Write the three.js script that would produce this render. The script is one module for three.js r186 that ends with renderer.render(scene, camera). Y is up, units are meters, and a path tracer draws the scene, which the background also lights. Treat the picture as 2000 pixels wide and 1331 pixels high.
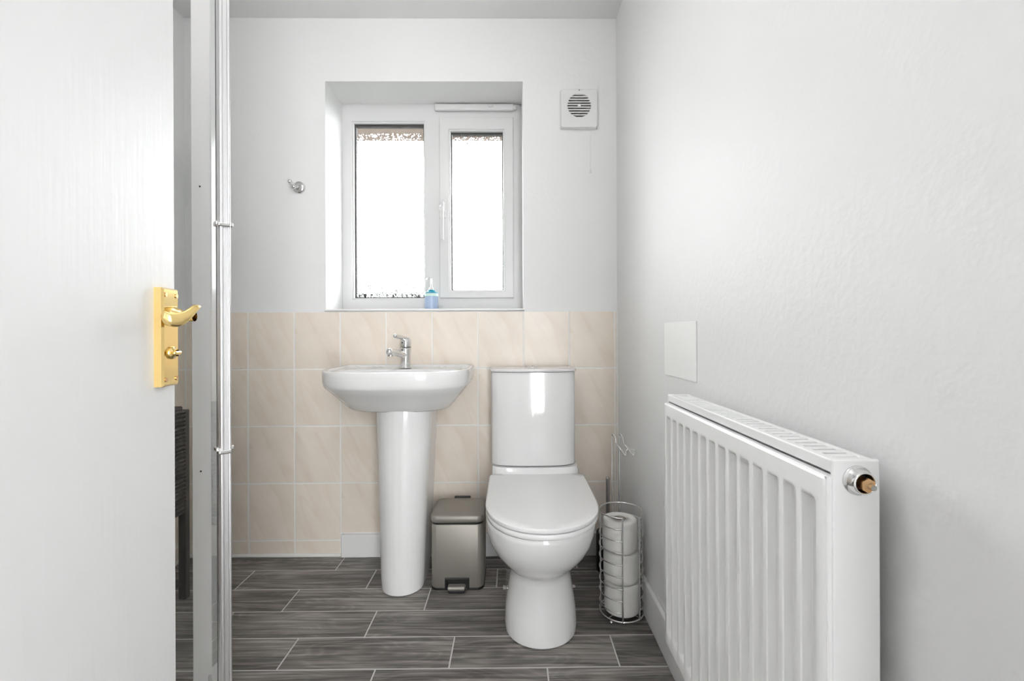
import * as THREE from 'three';
import { RoundedBoxGeometry } from 'three/addons/geometries/RoundedBoxGeometry.js';
import { mergeGeometries, toCreasedNormals } from 'three/addons/utils/BufferGeometryUtils.js';
import { RectAreaLightUniformsLib } from 'three/addons/lights/RectAreaLightUniformsLib.js';

// ---------------------------------------------------------------- camera, sky, lamps, exposure
// back wall at z = 0, camera looks towards -z, floor at y = 0
const scene = new THREE.Scene();
const renderer = new THREE.WebGLRenderer({ antialias: true });
renderer.toneMapping = THREE.LinearToneMapping;
renderer.toneMappingExposure = 0.94;
renderer.shadowMap.enabled = true;
RectAreaLightUniformsLib.init();

const FOCAL = 889;                                   // focal length in pixels of the 2000 x 1331 frame
const camera = new THREE.PerspectiveCamera(2 * Math.atan(665.5 / FOCAL) * 180 / Math.PI, 2000 / 1331, 0.01, 60);
camera.position.set(0, 0.969, 1.989);
camera.rotation.order = 'YXZ';
camera.rotation.set(0, -0.0087, -0.004);
camera.setViewOffset(2000, 1331, -8, 15.5, 2000, 1331);
camera.updateProjectionMatrix();

scene.background = new THREE.Color(0.985, 0.995, 1.0);  // bright overcast sky beyond the window
scene.backgroundIntensity = 17;

// opal globe under the bathroom ceiling (candela); the hall has daylight from its own window
const BATH_LAMP = { at: [-0.42, 2.17, 1.35], r: 0.085, power: 0.72 };

// ---------------------------------------------------------------- helpers
let seed = 7;
const rnd = () => { seed = (seed * 1664525 + 1013904223) >>> 0; return seed / 4294967296; };
const R = (a, b) => a + (b - a) * rnd();

const taken = new Map();
function numbered(name) {
  const n = taken.get(name) ?? 0; taken.set(name, n + 1);
  return n ? name + '_' + String(n).padStart(3, '0') : name;
}
function tag(o, label, category, group, kind) {
  o.userData.label = label; o.userData.category = category;
  if (group) o.userData.group = group;
  if (kind) o.userData.kind = kind;
  return o;
}
function thing(name, label, category, pos = [0, 0, 0], turn = 0, group) {
  const o = new THREE.Group(); o.name = numbered(name); o.position.set(...pos); o.rotation.y = turn;
  scene.add(o); return tag(o, label, category, group);
}
function struct(name, label, category) { const o = thing(name, label, category); o.userData.kind = 'structure'; return o; }
function part(name, geo, mat, parent) {
  const m = new THREE.Mesh(Array.isArray(geo) ? merge(geo) : geo, mat);
  m.name = name; m.castShadow = m.receiveShadow = true; parent.add(m); return m;
}
function merge(list) {
  return mergeGeometries(list.map((g) => {
    g = g.index ? g.toNonIndexed() : g;
    for (const k of Object.keys(g.attributes)) if (!['position', 'normal', 'uv'].includes(k)) g.deleteAttribute(k);
    if (!g.attributes.normal) g.computeVertexNormals();
    if (!g.attributes.uv) g.setAttribute('uv', new THREE.BufferAttribute(new Float32Array(g.attributes.position.count * 2), 2));
    return g;
  }));
}
// texture coordinates in metres along the face's own plane
function metres(g, du = 0, dv = 0) {
  g = g.index ? g.toNonIndexed() : g;
  if (!g.attributes.normal) g.computeVertexNormals();
  const p = g.attributes.position, n = g.attributes.normal, uv = new Float32Array(p.count * 2);
  for (let i = 0; i < p.count; i++) {
    const ax = Math.abs(n.getX(i)), ay = Math.abs(n.getY(i)), az = Math.abs(n.getZ(i));
    let u, v;
    if (ay >= ax && ay >= az) { u = p.getX(i); v = p.getZ(i); } else if (ax >= az) { u = p.getZ(i); v = p.getY(i); } else { u = p.getX(i); v = p.getY(i); }
    uv[2 * i] = u + du; uv[2 * i + 1] = v + dv;
  }
  g.setAttribute('uv', new THREE.BufferAttribute(uv, 2));
  return g;
}
const slab = (x0, x1, y0, y1, z0, z1) => metres(new THREE.BoxGeometry(x1 - x0, y1 - y0, z1 - z0).translate((x0 + x1) / 2, (y0 + y1) / 2, (z0 + z1) / 2));
const rbox = (x0, x1, y0, y1, z0, z1, r = 0.004, s = 3) => new RoundedBoxGeometry(x1 - x0, y1 - y0, z1 - z0, s, Math.min(r, (x1 - x0) / 2.01, (y1 - y0) / 2.01, (z1 - z0) / 2.01)).translate((x0 + x1) / 2, (y0 + y1) / 2, (z0 + z1) / 2);
const cyl = (r0, r1, h, x, y, z, axis = 'y', seg = 32) => {
  const g = new THREE.CylinderGeometry(r1, r0, h, seg);
  if (axis === 'z') g.rotateX(Math.PI / 2); if (axis === 'x') g.rotateZ(-Math.PI / 2);
  return g.translate(x, y, z);
};
const lathe = (pts, seg = 40) => new THREE.LatheGeometry(pts.map(([x, y]) => new THREE.Vector2(x, y)), seg);
const V = (a) => new THREE.Vector3(...a);
const tube = (pts, r, seg = 24, closed = false, rs = 8) => new THREE.TubeGeometry(new THREE.CatmullRomCurve3(pts.map(V), closed, 'catmullrom', 0.5), seg, r, rs, closed);
const rod = (a, b, r, rs = 8) => new THREE.TubeGeometry(new THREE.LineCurve3(V(a), V(b)), 1, r, rs, false);
// a flat piece with chamfered front edges; lies in x/y, front face at z = d
function chamferBox(w, h, d, b, u0 = 0, v0 = 0) {
  const P = [], N = [], U = [];
  const a = [[-w / 2, -h / 2], [w / 2, -h / 2], [w / 2, h / 2], [-w / 2, h / 2]];
  const i = [[-w / 2 + b, -h / 2 + b], [w / 2 - b, -h / 2 + b], [w / 2 - b, h / 2 - b], [-w / 2 + b, h / 2 - b]];
  const quad = (p, n) => { for (const k of [0, 1, 2, 0, 2, 3]) { P.push(...p[k]); N.push(...n); U.push(p[k][0] + w / 2 + u0, p[k][1] + h / 2 + v0); } };
  quad(i.map(([x, y]) => [x, y, d]), [0, 0, 1]);
  for (let k = 0; k < 4; k++) {
    const m = (k + 1) % 4, nx = [0, 1, 0, -1][k], ny = [-1, 0, 1, 0][k];
    quad([[...a[k], d - b], [...a[m], d - b], [...i[m], d], [...i[k], d]], [nx * 0.707, ny * 0.707, 0.707]);
    quad([[...a[k], 0], [...a[m], 0], [...a[m], d - b], [...a[k], d - b]], [nx, ny, 0]);
  }
  const g = new THREE.BufferGeometry();
  g.setAttribute('position', new THREE.Float32BufferAttribute(P, 3));
  g.setAttribute('normal', new THREE.Float32BufferAttribute(N, 3));
  g.setAttribute('uv', new THREE.Float32BufferAttribute(U, 2));
  return g;
}
// rectangular ring (frame) in x/y, from z0 to z1, with rounded edges
function frameRing(x0, x1, y0, y1, ix0, ix1, iy0, iy1, z0, z1, bevel = 0.003) {
  const b = bevel, s = new THREE.Shape([[x0 + b, y0 + b], [x1 - b, y0 + b], [x1 - b, y1 - b], [x0 + b, y1 - b]].map((p) => new THREE.Vector2(...p)));
  s.holes.push(new THREE.Path([[ix0 - b, iy0 - b], [ix0 - b, iy1 + b], [ix1 + b, iy1 + b], [ix1 + b, iy0 - b]].map((p) => new THREE.Vector2(...p))));
  return new THREE.ExtrudeGeometry(s, { depth: z1 - z0 - 2 * b, bevelEnabled: b > 0, bevelSize: b, bevelThickness: b, bevelSegments: 2 }).translate(0, 0, z0 + b);
}
// D-shaped plan outline, resampled: starts at the front centre
const RING = 112;
function dPlan(hw, zb, zc, zf, n = 2, rc = 0.02) {
  const half = [];
  for (let k = 0; k <= 60; k++) { const t = Math.PI / 2 * (1 - k / 60); half.push([hw * Math.pow(Math.max(0, Math.cos(t)), 2 / n), zc + (zf - zc) * Math.pow(Math.sin(t), 2 / n)]); }
  for (let k = 1; k <= 10; k++) half.push([hw, zc + (zb + rc - zc) * k / 10]);
  for (let k = 1; k <= 8; k++) { const t = Math.PI / 2 * k / 8; half.push([hw - rc + rc * Math.cos(t), zb + rc - rc * Math.sin(t)]); }
  for (let k = 1; k <= 8; k++) half.push([(hw - rc) * (1 - k / 8), zb]);
  const full = [...half, ...half.slice(1, -1).reverse().map(([x, z]) => [-x, z])];
  const L = [0]; for (let k = 0; k < full.length; k++) { const a = full[k], b = full[(k + 1) % full.length]; L.push(L[k] + Math.hypot(b[0] - a[0], b[1] - a[1])); }
  const out = [];
  for (let k = 0, j = 0; k < RING; k++) {
    const s = L[L.length - 1] * k / RING; while (L[j + 1] < s) j++;
    const f = (s - L[j]) / Math.max(1e-9, L[j + 1] - L[j]), a = full[j], b = full[(j + 1) % full.length];
    out.push([a[0] + (b[0] - a[0]) * f, a[1] + (b[1] - a[1]) * f]);
  }
  return out;
}
// skin through rings [[x,z]...] at heights y; y may be a function of (x, z)
function loft(list, capFirst = true, capLast = true, crease = 0.55) {
  const P = [], I = [];
  for (const [plan, y] of list) for (const [x, z] of plan) P.push(x, typeof y === 'function' ? y(x, z) : y, z);
  const n = RING;
  for (let r = 0; r < list.length - 1; r++) for (let k = 0; k < n; k++) {
    const a = r * n + k, b = r * n + (k + 1) % n; I.push(a, b, a + n, b, b + n, a + n);
  }
  const cap = (r, flip) => {
    const c = P.length / 3; let x = 0, y = 0, z = 0;
    for (let k = 0; k < n; k++) { x += P[(r * n + k) * 3]; y += P[(r * n + k) * 3 + 1]; z += P[(r * n + k) * 3 + 2]; }
    P.push(x / n, y / n, z / n);
    for (let k = 0; k < n; k++) { const a = r * n + k, b = r * n + (k + 1) % n; flip ? I.push(c, b, a) : I.push(c, a, b); }
  };
  if (capFirst) cap(0, true); if (capLast) cap(list.length - 1, false);
  const g = new THREE.BufferGeometry();
  g.setAttribute('position', new THREE.Float32BufferAttribute(P, 3)); g.setIndex(I);
  return toCreasedNormals(g, crease);
}

// ---------------------------------------------------------------- textures (periodic noise)
function lattice(n, s) { let q = s; const a = new Float32Array(n * n); for (let i = 0; i < a.length; i++) { q = (q * 1664525 + 1013904223) >>> 0; a[i] = q / 4294967296; } return a; }
const LAT = lattice(256, 99);
function vnoise(x, y, px, py, off = 0) {      // value noise with period px, py
  const x0 = Math.floor(x), y0 = Math.floor(y); let fx = x - x0, fy = y - y0; fx = fx * fx * (3 - 2 * fx); fy = fy * fy * (3 - 2 * fy);
  const at = (i, j) => LAT[((((j % py) + py) % py + off * 37) & 255) * 256 + ((((i % px) + px) % px + off * 91) & 255)];
  const a = at(x0, y0), b = at(x0 + 1, y0), c = at(x0, y0 + 1), d = at(x0 + 1, y0 + 1);
  return a + (b - a) * fx + (c - a) * fy + (a - b - c + d) * fx * fy;
}
function fbm(u, v, px, py, oct, off = 0) { let s = 0, a = 0.5, t = 0; for (let o = 0; o < oct; o++) { s += a * vnoise(u * px, v * py, px, py, off + o); t += a; a *= 0.5; px *= 2; py *= 2; } return s / t; }
function dataTex(w, h, f, srgb, repeatX = 1, repeatY = 1) {
  const d = new Uint8Array(w * h * 4);
  for (let y = 0; y < h; y++) for (let x = 0; x < w; x++) { const c = f(x / w, y / h), i = (y * w + x) * 4; d[i] = c[0]; d[i + 1] = c[1]; d[i + 2] = c[2]; d[i + 3] = 255; }
  const t = new THREE.DataTexture(d, w, h); t.wrapS = t.wrapT = THREE.RepeatWrapping; t.magFilter = THREE.LinearFilter; t.minFilter = THREE.LinearMipmapLinearFilter; t.generateMipmaps = true;
  t.repeat.set(repeatX, repeatY); if (srgb) t.colorSpace = THREE.SRGBColorSpace; t.needsUpdate = true; return t;
}
const clamp = (x, a = 0, b = 1) => Math.min(b, Math.max(a, x));
const grey = (v) => { const k = Math.round(255 * clamp(v)); return [k, k, k]; };
// roller-stippled paint: 0.5 m patch
const stipple = dataTex(512, 512, (u, v) => grey(0.65 * fbm(u, v, 48, 48, 3, 1) + 0.35 * fbm(u, v, 8, 8, 3, 5)), false, 2, 2);
// brush-painted door: vertical strokes and orange peel, 0.5 m patch
const brushed = dataTex(512, 512, (u, v) => grey(0.5 * fbm(u, v, 96, 6, 3, 2) + 0.5 * fbm(u, v, 32, 24, 3, 8)), false, 2, 2);
// grey wood print of the floor: 1 m x 0.5 m patch, grain along u
const wood = dataTex(1024, 512, (u, v) => {
  const wob = fbm(u, v, 3, 4, 3, 11), ring = fbm(u, v, 4, 8, 2, 3);
  const fine = fbm(u, v + 0.03 * wob, 8, 128, 3, 4), mid = fbm(u + 0.01, v + 0.05 * wob, 5, 40, 3, 6);
  const cath = Math.pow(0.5 + 0.5 * Math.sin((v * 18 + ring * 9 + wob * 6) * Math.PI * 2), 3);
  const k = 0.46 * fine + 0.26 * mid + 0.10 * cath * fbm(u, v, 4, 6, 2, 9) + 0.28 * fbm(u, v, 6, 5, 3, 13);
  const t = clamp((k - 0.32) / 0.42);
  return [Math.round(76 + 88 * t), Math.round(73 + 85 * t), Math.round(70 + 83 * t)];
}, true, 1, 2);
const woodBump = dataTex(1024, 512, (u, v) => grey(fbm(u, v + 0.03 * fbm(u, v, 3, 4, 3, 11), 8, 128, 3, 4)), false, 1, 2);
// beige wall tile glaze with faint slanting veins: 0.8 m patch
const glaze = dataTex(1024, 1024, (u, v) => {
  const s = u + 0.5 * v, w = fbm(u, v, 6, 6, 3, 2);
  const streak = fbm(u + v * 0.5 + 0.04 * w, v, 24, 2, 3, 7), cloud = fbm(u, v, 7, 7, 4, 12);
  const vein = Math.pow(clamp(1 - Math.abs(fbm(u + v * 0.5 + 0.05 * w, v, 10, 2, 3, 15) - 0.5) * 9), 2);
  const t = (streak - 0.5) * 0.5 + (cloud - 0.5) * 0.6 - 0.16 * vein;
  return [Math.round(clamp(237 + 20 * t, 0, 255)), Math.round(clamp(227 + 23 * t - 2 * vein, 0, 255)), Math.round(clamp(215 + 26 * t - 3 * vein, 0, 255))];
}, true, 1.25, 1.25);
const weaveTex = dataTex(256, 256, (u, v) => grey(0.5 + 0.5 * Math.sin(u * Math.PI * 2 * 16) * (Math.sin(v * Math.PI * 2 * 8) > 0 ? 1 : -1)), false, 8, 8);
const quilt = dataTex(256, 256, (u, v) => grey(0.7 * fbm(u, v, 24, 24, 2, 3) + 0.3 * fbm(u, v, 90, 90, 1, 1)), false, 10, 10);
const brushedSteel = dataTex(256, 256, (u, v) => grey(fbm(u, v, 4, 128, 2, 3)), false, 3, 3);

// ---------------------------------------------------------------- materials
const std = (o) => new THREE.MeshPhysicalMaterial(o);
const C = (r, g, b) => new THREE.Color().setRGB(r, g, b);
const M = {
  paint: std({ color: C(0.84, 0.84, 0.84), roughness: 0.55, bumpMap: stipple, bumpScale: 0.0009 }),
  ceiling: std({ color: C(0.86, 0.86, 0.86), roughness: 0.8, bumpMap: stipple, bumpScale: 0.0006 }),
  doorPaint: std({ color: C(0.81, 0.81, 0.81), roughness: 0.46, bumpMap: brushed, bumpScale: 0.0005 }),
  gloss: std({ color: C(0.85, 0.85, 0.85), roughness: 0.28 }),
  upvc: std({ color: C(0.70, 0.70, 0.70), roughness: 0.3 }),
  grout: std({ color: C(0.90, 0.89, 0.87), roughness: 0.9 }),
  sealant: std({ color: C(0.84, 0.83, 0.80), roughness: 0.5 }),
  floorGrout: std({ color: C(0.62, 0.61, 0.59), roughness: 0.85 }),
  tile: std({ color: 0xffffff, map: glaze, roughness: 0.28 }),
  plank: [0.92, 1.0, 1.1].map((k) => std({ color: C(k, k, k), map: wood, bumpMap: woodBump, bumpScale: 0.0005, roughness: 0.5 })),
  ceramic: std({ color: C(0.86, 0.86, 0.86), roughness: 0.12, clearcoat: 0.6, clearcoatRoughness: 0.04 }),
  seat: std({ color: C(0.92, 0.92, 0.92), roughness: 0.25 }),
  chrome: std({ color: C(0.80, 0.80, 0.80), metalness: 1, roughness: 0.09 }),
  alu: std({ color: C(0.80, 0.80, 0.81), metalness: 1, roughness: 0.32 }),
  aluSatin: std({ color: C(0.86, 0.86, 0.86), metalness: 0, roughness: 0.12 }),
  brass: std({ color: C(0.88, 0.66, 0.28), metalness: 1, roughness: 0.14 }),
  brassDull: std({ color: C(0.66, 0.42, 0.22), metalness: 1, roughness: 0.3 }),
  radiator: std({ color: C(0.93, 0.93, 0.93), roughness: 0.25 }),
  binMetal: std({ color: C(0.36, 0.34, 0.31), metalness: 0.7, roughness: 0.5, bumpMap: brushedSteel, bumpScale: 0.00005 }),
  black: std({ color: C(0.012, 0.012, 0.012), roughness: 0.45 }),
  gasket: std({ color: C(0.05, 0.05, 0.05), roughness: 0.6 }),
  steel: std({ color: C(0.55, 0.54, 0.52), metalness: 1, roughness: 0.22 }),
  paper: std({ color: C(0.86, 0.85, 0.82), roughness: 0.95, bumpMap: quilt, bumpScale: 0.0006 }),
  core: std({ color: C(0.50, 0.46, 0.40), roughness: 0.95 }),
  card: std({ color: C(0.95, 0.95, 0.94), roughness: 0.6 }),
  rattan: std({ color: C(0.045, 0.043, 0.042), roughness: 0.55, bumpMap: weaveTex, bumpScale: 0.001 }),
  rattanFrame: std({ color: C(0.03, 0.029, 0.028), roughness: 0.5 }),
  paneFrosted: std({ color: C(1, 1, 1), transmission: 1, roughness: 0.13, thickness: 0, ior: 1.5 }),
  paneClear: std({ color: C(0.98, 1, 0.99), transmission: 1, roughness: 0, thickness: 0, ior: 1.5 }),
  paneHall: std({ color: C(1, 1, 1), transmission: 1, roughness: 0.1, thickness: 0, ior: 1.5 }),
  drop: std({ color: C(1, 1, 1), transmission: 1, roughness: 0, thickness: 0.003, ior: 1.33 }),
  showerGlass: std({ color: C(0.96, 0.975, 0.97), transmission: 1, roughness: 0, thickness: 0, ior: 1.5 }),
  clearPlastic: std({ color: C(0.9, 0.92, 0.92), transmission: 0.6, roughness: 0.1, thickness: 0, ior: 1.5 }),
  soap: std({ color: C(0.50, 0.62, 0.80), roughness: 0.25, transmission: 0.35, thickness: 0 }),
  soapLabel: std({ color: C(0.62, 0.80, 0.74), roughness: 0.4 }),
  teal: std({ color: C(0.02, 0.33, 0.48), roughness: 0.3 }),
  fanGrey: std({ color: C(0.80, 0.80, 0.79), roughness: 0.35 }),
  fanDark: std({ color: C(0.012, 0.012, 0.012), roughness: 0.7 }),
  carpet: std({ color: C(0.30, 0.28, 0.26), roughness: 1, bumpMap: quilt, bumpScale: 0.003 }),
  diffuser: std({ color: C(0.9, 0.9, 0.9), roughness: 0.6, emissive: C(1, 0.98, 0.95), emissiveIntensity: 6 }),
  soffit: std({ color: C(0.14, 0.105, 0.085), roughness: 0.7 }),
  fence: std({ color: C(0.020, 0.023, 0.030), roughness: 0.8 }),
  lawn: std({ color: C(0.022, 0.026, 0.020), roughness: 1 }),
  brick: std({ color: C(0.35, 0.20, 0.14), roughness: 0.9 }),
};

// ---------------------------------------------------------------- the room
const XL = -1.42, XR = 0.46, ZF = 2.07, YC = 2.342, WX0 = -0.81, WX1 = 0.05, WY0 = 1.066, WY1 = 2.067;
const TILE_TOP = 1.0625, TW = 0.1988, TH = 0.2478;

const wallBack = struct('wall_back', 'pale painted back wall with beige tiles on its lower part and the window', 'wall');
part('plaster', [
  slab(XL - 0.15, WX0, 0, YC + 0.15, -0.3, 0), slab(WX1, XR + 0.15, 0, YC + 0.15, -0.3, 0),
  slab(WX0, WX1, 0, WY0, -0.3, 0), slab(WX0, WX1, WY1, YC + 0.15, -0.3, 0)], M.paint, wallBack);
const colX = []; for (let k = -2; k <= 9; k++) colX.push(-1.143 + TW * k);       // vertical joints
const rowY = [TILE_TOP, TILE_TOP - TH, TILE_TOP - 2 * TH, TILE_TOP - 3 * TH, TILE_TOP - 4 * TH, 0.012];
part('grout', [slab(XL, XR, 0.0, TILE_TOP - 0.001, 0, 0.0080)], M.grout, wallBack);
const tileCache = new Map();
function tileGeo(w, h, v) {
  const key = [w.toFixed(4), h.toFixed(4), v].join();
  if (!tileCache.has(key)) tileCache.set(key, chamferBox(w, h, 0.009, 0.0014, 0.13 * v, 0.29 * v));
  return tileCache.get(key);
}
const SKX = -0.742;                                   // the skirting of the back wall starts here
for (let r = 0; r < 5; r++) for (let c = 0; c < colX.length - 1; c++) {
  let x0 = Math.max(colX[c], XL + 0.009), x1 = Math.min(colX[c + 1], XR - 0.001), y1 = rowY[r], y0 = rowY[r + 1];
  if (x1 - x0 < 0.01) continue;
  const overSkirting = x0 > SKX - 0.03;
  if (r === 4 && overSkirting) continue;
  if (r === 3 && overSkirting) y0 = 0.102;
  const g = 0.0045, t = part('tile', tileGeo(x1 - x0 - g, y1 - y0 - g, Math.floor(rnd() * 6)), M.tile, wallBack);
  t.position.set((x0 + x1) / 2, (y0 + y1) / 2, 0);
}
part('sealant', [rod([XL + 0.01, 0.006, 0.009], [SKX, 0.006, 0.009], 0.0075)], M.sealant, wallBack);

const baseBack = struct('baseboard_back', 'short white skirting board under the tiles behind basin and toilet', 'skirting');
part('board', [rbox(SKX, XR - 0.014, 0.0, 0.1, 0.0082, 0.021, 0.004)], M.gloss, baseBack);

const wallLeft = struct('wall_left', 'left wall with beige tiles behind the shower', 'wall');
part('plaster', [slab(XL - 0.15, XL, 0, YC + 0.15, 0, ZF + 0.1)], M.paint, wallLeft);
part('grout', [slab(XL, XL + 0.0080, 0, TILE_TOP - 0.001, 0.007, ZF)], M.grout, wallLeft);
for (let r = 0; r < 5; r++) for (let c = 0; c < 10; c++) {
  const z0 = 0.012 + TW * c, z1 = Math.min(z0 + TW, ZF), g = 0.0045; if (z1 - z0 < 0.03) continue;
  const t = part('tile', tileGeo(z1 - z0 - g, rowY[r] - rowY[r + 1] - g, Math.floor(rnd() * 6)), M.tile, wallLeft);
  t.rotation.y = Math.PI / 2; t.position.set(XL, (rowY[r] + rowY[r + 1]) / 2, (z0 + z1) / 2);
}
part('sealant', [rod([XL + 0.009, 0.006, 0.01], [XL + 0.009, 0.006, ZF], 0.0075)], M.sealant, wallLeft);

const wallRight = struct('wall_right', 'wide glossy white painted wall on the right behind the radiator', 'wall');
part('plaster', [slab(XR, XR + 0.15, 0, YC + 0.15, 0, ZF + 0.1)], M.paint, wallRight);
const baseRight = struct('baseboard_right', 'long white skirting board along the right wall', 'skirting');
part('board', [rbox(XR - 0.014, XR, 0.0, 0.122, 0.0215, ZF, 0.005)], M.gloss, baseRight);

const OX0 = -0.385, OX1 = 0.40, OY = 2.0;            // door opening behind the camera
const wallFront = struct('wall_front', 'front wall with the doorway behind the viewer', 'wall');
part('plaster', [slab(XL - 0.15, OX0, 0, YC + 0.15, ZF, ZF + 0.1), slab(OX1, XR + 0.15, 0, YC + 0.15, ZF, ZF + 0.1), slab(OX0, OX1, OY, YC + 0.15, ZF, ZF + 0.1)], M.paint, wallFront);
const trim = struct('trim_1', 'white door lining around the doorway', 'door frame');
part('jamb', [rbox(OX0, OX0 + 0.012, 0, OY, ZF + 0.02, ZF + 0.1)], M.gloss, trim);
part('jamb', [rbox(OX1 - 0.025, OX1, 0, OY, ZF - 0.002, ZF + 0.1)], M.gloss, trim);
part('head', [rbox(OX0, OX1, OY - 0.02, OY, ZF + 0.02, ZF + 0.1)], M.gloss, trim);

const ceiling = struct('ceiling', 'plain white ceiling', 'ceiling');
part('plaster', [slab(XL - 0.15, XR + 0.15, YC, YC + 0.15, -0.3, ZF + 0.1)], M.ceiling, ceiling);

// floor: grey wood-look planks with pale joints
const floor = struct('floor', 'grey wood-look plank floor with pale joints', 'floor');
part('subfloor', [slab(XL - 0.15, XR + 0.15, -0.12, -0.0007, -0.3, ZF + 0.1)], M.floorGrout, floor);
const PW = 0.1382, PL = 0.4955, known = { 0: -0.727, 1: -0.559, 2: -0.312, 3: -0.475, 4: -0.187, 5: -0.398, 6: -0.62, 7: -0.13 };
const plankCache = new Map();
for (let r = 0; r < 16; r++) {
  const z0 = Math.max(-0.0175 + PW * r, 0.0), z1 = Math.min(-0.0175 + PW * (r + 1), ZF); if (z1 - z0 < 0.02) continue;
  const start = known[r] ?? (-0.7 + PL * R(0, 1));
  for (let k = -5; k < 5; k++) {
    const x0 = Math.max(start + PL * k, XL), x1 = Math.min(start + PL * (k + 1), XR); if (x1 - x0 < 0.02) continue;
    const g = 0.0044, v = Math.floor(rnd() * 8), key = [(x1 - x0).toFixed(4), (z1 - z0).toFixed(4), v].join();
    if (!plankCache.has(key)) plankCache.set(key, chamferBox(x1 - x0 - g, z1 - z0 - g, 0.008, 0.0006, 0.37 * v, 0.173 * v).rotateX(-Math.PI / 2));
    const p = part('plank', plankCache.get(key), M.plank[Math.floor(rnd() * 3)], floor);
    p.position.set((x0 + x1) / 2, -0.008, (z0 + z1) / 2);
  }
}

// hall behind the viewer
const HZ = 3.5, HX0 = -1.1, HX1 = 1.1;
const hall = [
  ['wall_hall_end', 'white hall wall behind the viewer', 'wall', [slab(HX0, 0.16, 0, 2.5, HZ, HZ + 0.1), slab(0.98, HX1, 0, 2.5, HZ, HZ + 0.1), slab(0.16, 0.98, 0, 0.1, HZ, HZ + 0.1), slab(0.16, 0.98, 2.1, 2.5, HZ, HZ + 0.1)], M.paint],
  ['wall_hall_left', 'white left wall of the hall', 'wall', [slab(HX0 - 0.1, HX0, 0, 2.5, ZF + 0.1, HZ + 0.1)], M.paint],
  ['wall_hall_right', 'white right wall of the hall', 'wall', [slab(HX1, HX1 + 0.1, 0, 2.5, ZF + 0.1, HZ + 0.1)], M.paint],
  ['wall_hall_front', 'hall side of the wall beside the doorway', 'wall', [slab(XR + 0.15, HX1, 0, 2.5, ZF, ZF + 0.1)], M.paint],
  ['floor_hall', 'brown-grey carpet of the hall', 'floor', [slab(HX0, HX1, -0.12, 0, ZF + 0.1, HZ + 0.1)], M.carpet],
  ['ceiling_hall', 'white ceiling of the hall', 'ceiling', [slab(HX0, HX1, YC, 2.5, ZF + 0.1, HZ + 0.1)], M.ceiling],
];
for (const [n, l, c, g, m] of hall) { const o = part(n, g, m, scene); tag(o, l, c, null, 'structure'); }

const hallWin = struct('window_2', 'tall white hall window behind the viewer', 'window');
part('frame', [frameRing(0.16, 0.98, 0.1, 2.1, 0.22, 0.92, 0.16, 2.04, HZ + 0.02, HZ + 0.08)], M.gloss, hallWin);
part('pane', [new THREE.PlaneGeometry(0.72, 1.9).translate(0.57, 1.1, HZ + 0.05)], M.paneHall, hallWin);

// ---------------------------------------------------------------- lamps
function lamp(name, label, L) {
  const t = thing(name, label, 'lamp', [L.at[0], YC, L.at[2]]), drop = L.at[1] - YC;
  part('base', lathe([[0, 0], [0.06, 0], [0.06, -0.02], [0.045, -0.03], [0.04, drop + L.r * 0.86], [0, drop + L.r * 0.86]]), M.gloss, t);
  part('glass_globe', new THREE.SphereGeometry(L.r, 40, 28).translate(0, drop, 0), M.diffuser, t);
  const a = new THREE.PointLight(new THREE.Color(1, 0.99, 0.975), L.power);
  a.position.set(...L.at); a.shadow.radius = L.r * 0.9 / 0.02; a.castShadow = true; scene.add(a);
}
lamp('ceiling_lamp', 'opal globe ceiling lamp of the bathroom, above the view', BATH_LAMP);

// ---------------------------------------------------------------- window
const win = struct('window_1', 'white plastic window with a fixed pane and an opening sash, wet with condensation', 'window');
{ // outer frame with two openings
  const b = 0.003, s = new THREE.Shape([[WX0, 1.074], [WX1, 1.074], [WX1, WY1], [WX0, WY1]].map((p) => new THREE.Vector2(...p)));
  for (const [x0, x1, y0, y1] of [[-0.765, -0.414, 1.131, 1.986], [-0.335, -0.001, 1.145, 1.990]])
    s.holes.push(new THREE.Path([[x0 - b, y0 - b], [x0 - b, y1 + b], [x1 + b, y1 + b], [x1 + b, y0 - b]].map((p) => new THREE.Vector2(...p))));
  part('outer_frame', new THREE.ExtrudeGeometry(s, { depth: 0.069, bevelEnabled: true, bevelSize: b, bevelThickness: b, bevelSegments: 2 }).translate(0, 0, -0.272), M.upvc, win);
}
part('glazing_bead', [frameRing(-0.767, -0.412, 1.129, 1.988, -0.758, -0.421, 1.138, 1.979, -0.222, -0.206, 0.003)], M.upvc, win);
const sash = part('sash', [frameRing(-0.345, 0.009, 1.135, 2.0, -0.298, -0.035, 1.167, 1.942, -0.25, -0.186, 0.004)], M.upvc, win);
part('glazing_bead', [frameRing(-0.300, -0.033, 1.165, 1.944, -0.292, -0.041, 1.173, 1.936, -0.214, -0.192, 0.003)], M.upvc, sash);
part('spacer', [frameRing(-0.764, -0.415, 1.132, 1.985, -0.752, -0.427, 1.144, 1.971, -0.246, -0.2245, 0)], M.gasket, win);
part('spacer', [frameRing(-0.299, -0.034, 1.166, 1.943, -0.287, -0.046, 1.178, 1.929, -0.238, -0.2165, 0)], M.gasket, sash);
const paneL = part('pane', [new THREE.PlaneGeometry(0.345, 0.85).translate(-0.5895, 1.5585, -0.223)], M.paneFrosted, win);
const paneR = part('pane', [new THREE.PlaneGeometry(0.262, 0.774).translate(-0.1665, 1.5545, -0.215)], M.paneFrosted, sash);
part('outer_pane', [new THREE.PlaneGeometry(0.345, 0.85).translate(-0.5895, 1.5585, -0.245)], M.paneClear, win);
part('outer_pane', [new THREE.PlaneGeometry(0.262, 0.774).translate(-0.1665, 1.5545, -0.237)], M.paneClear, sash);
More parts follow.
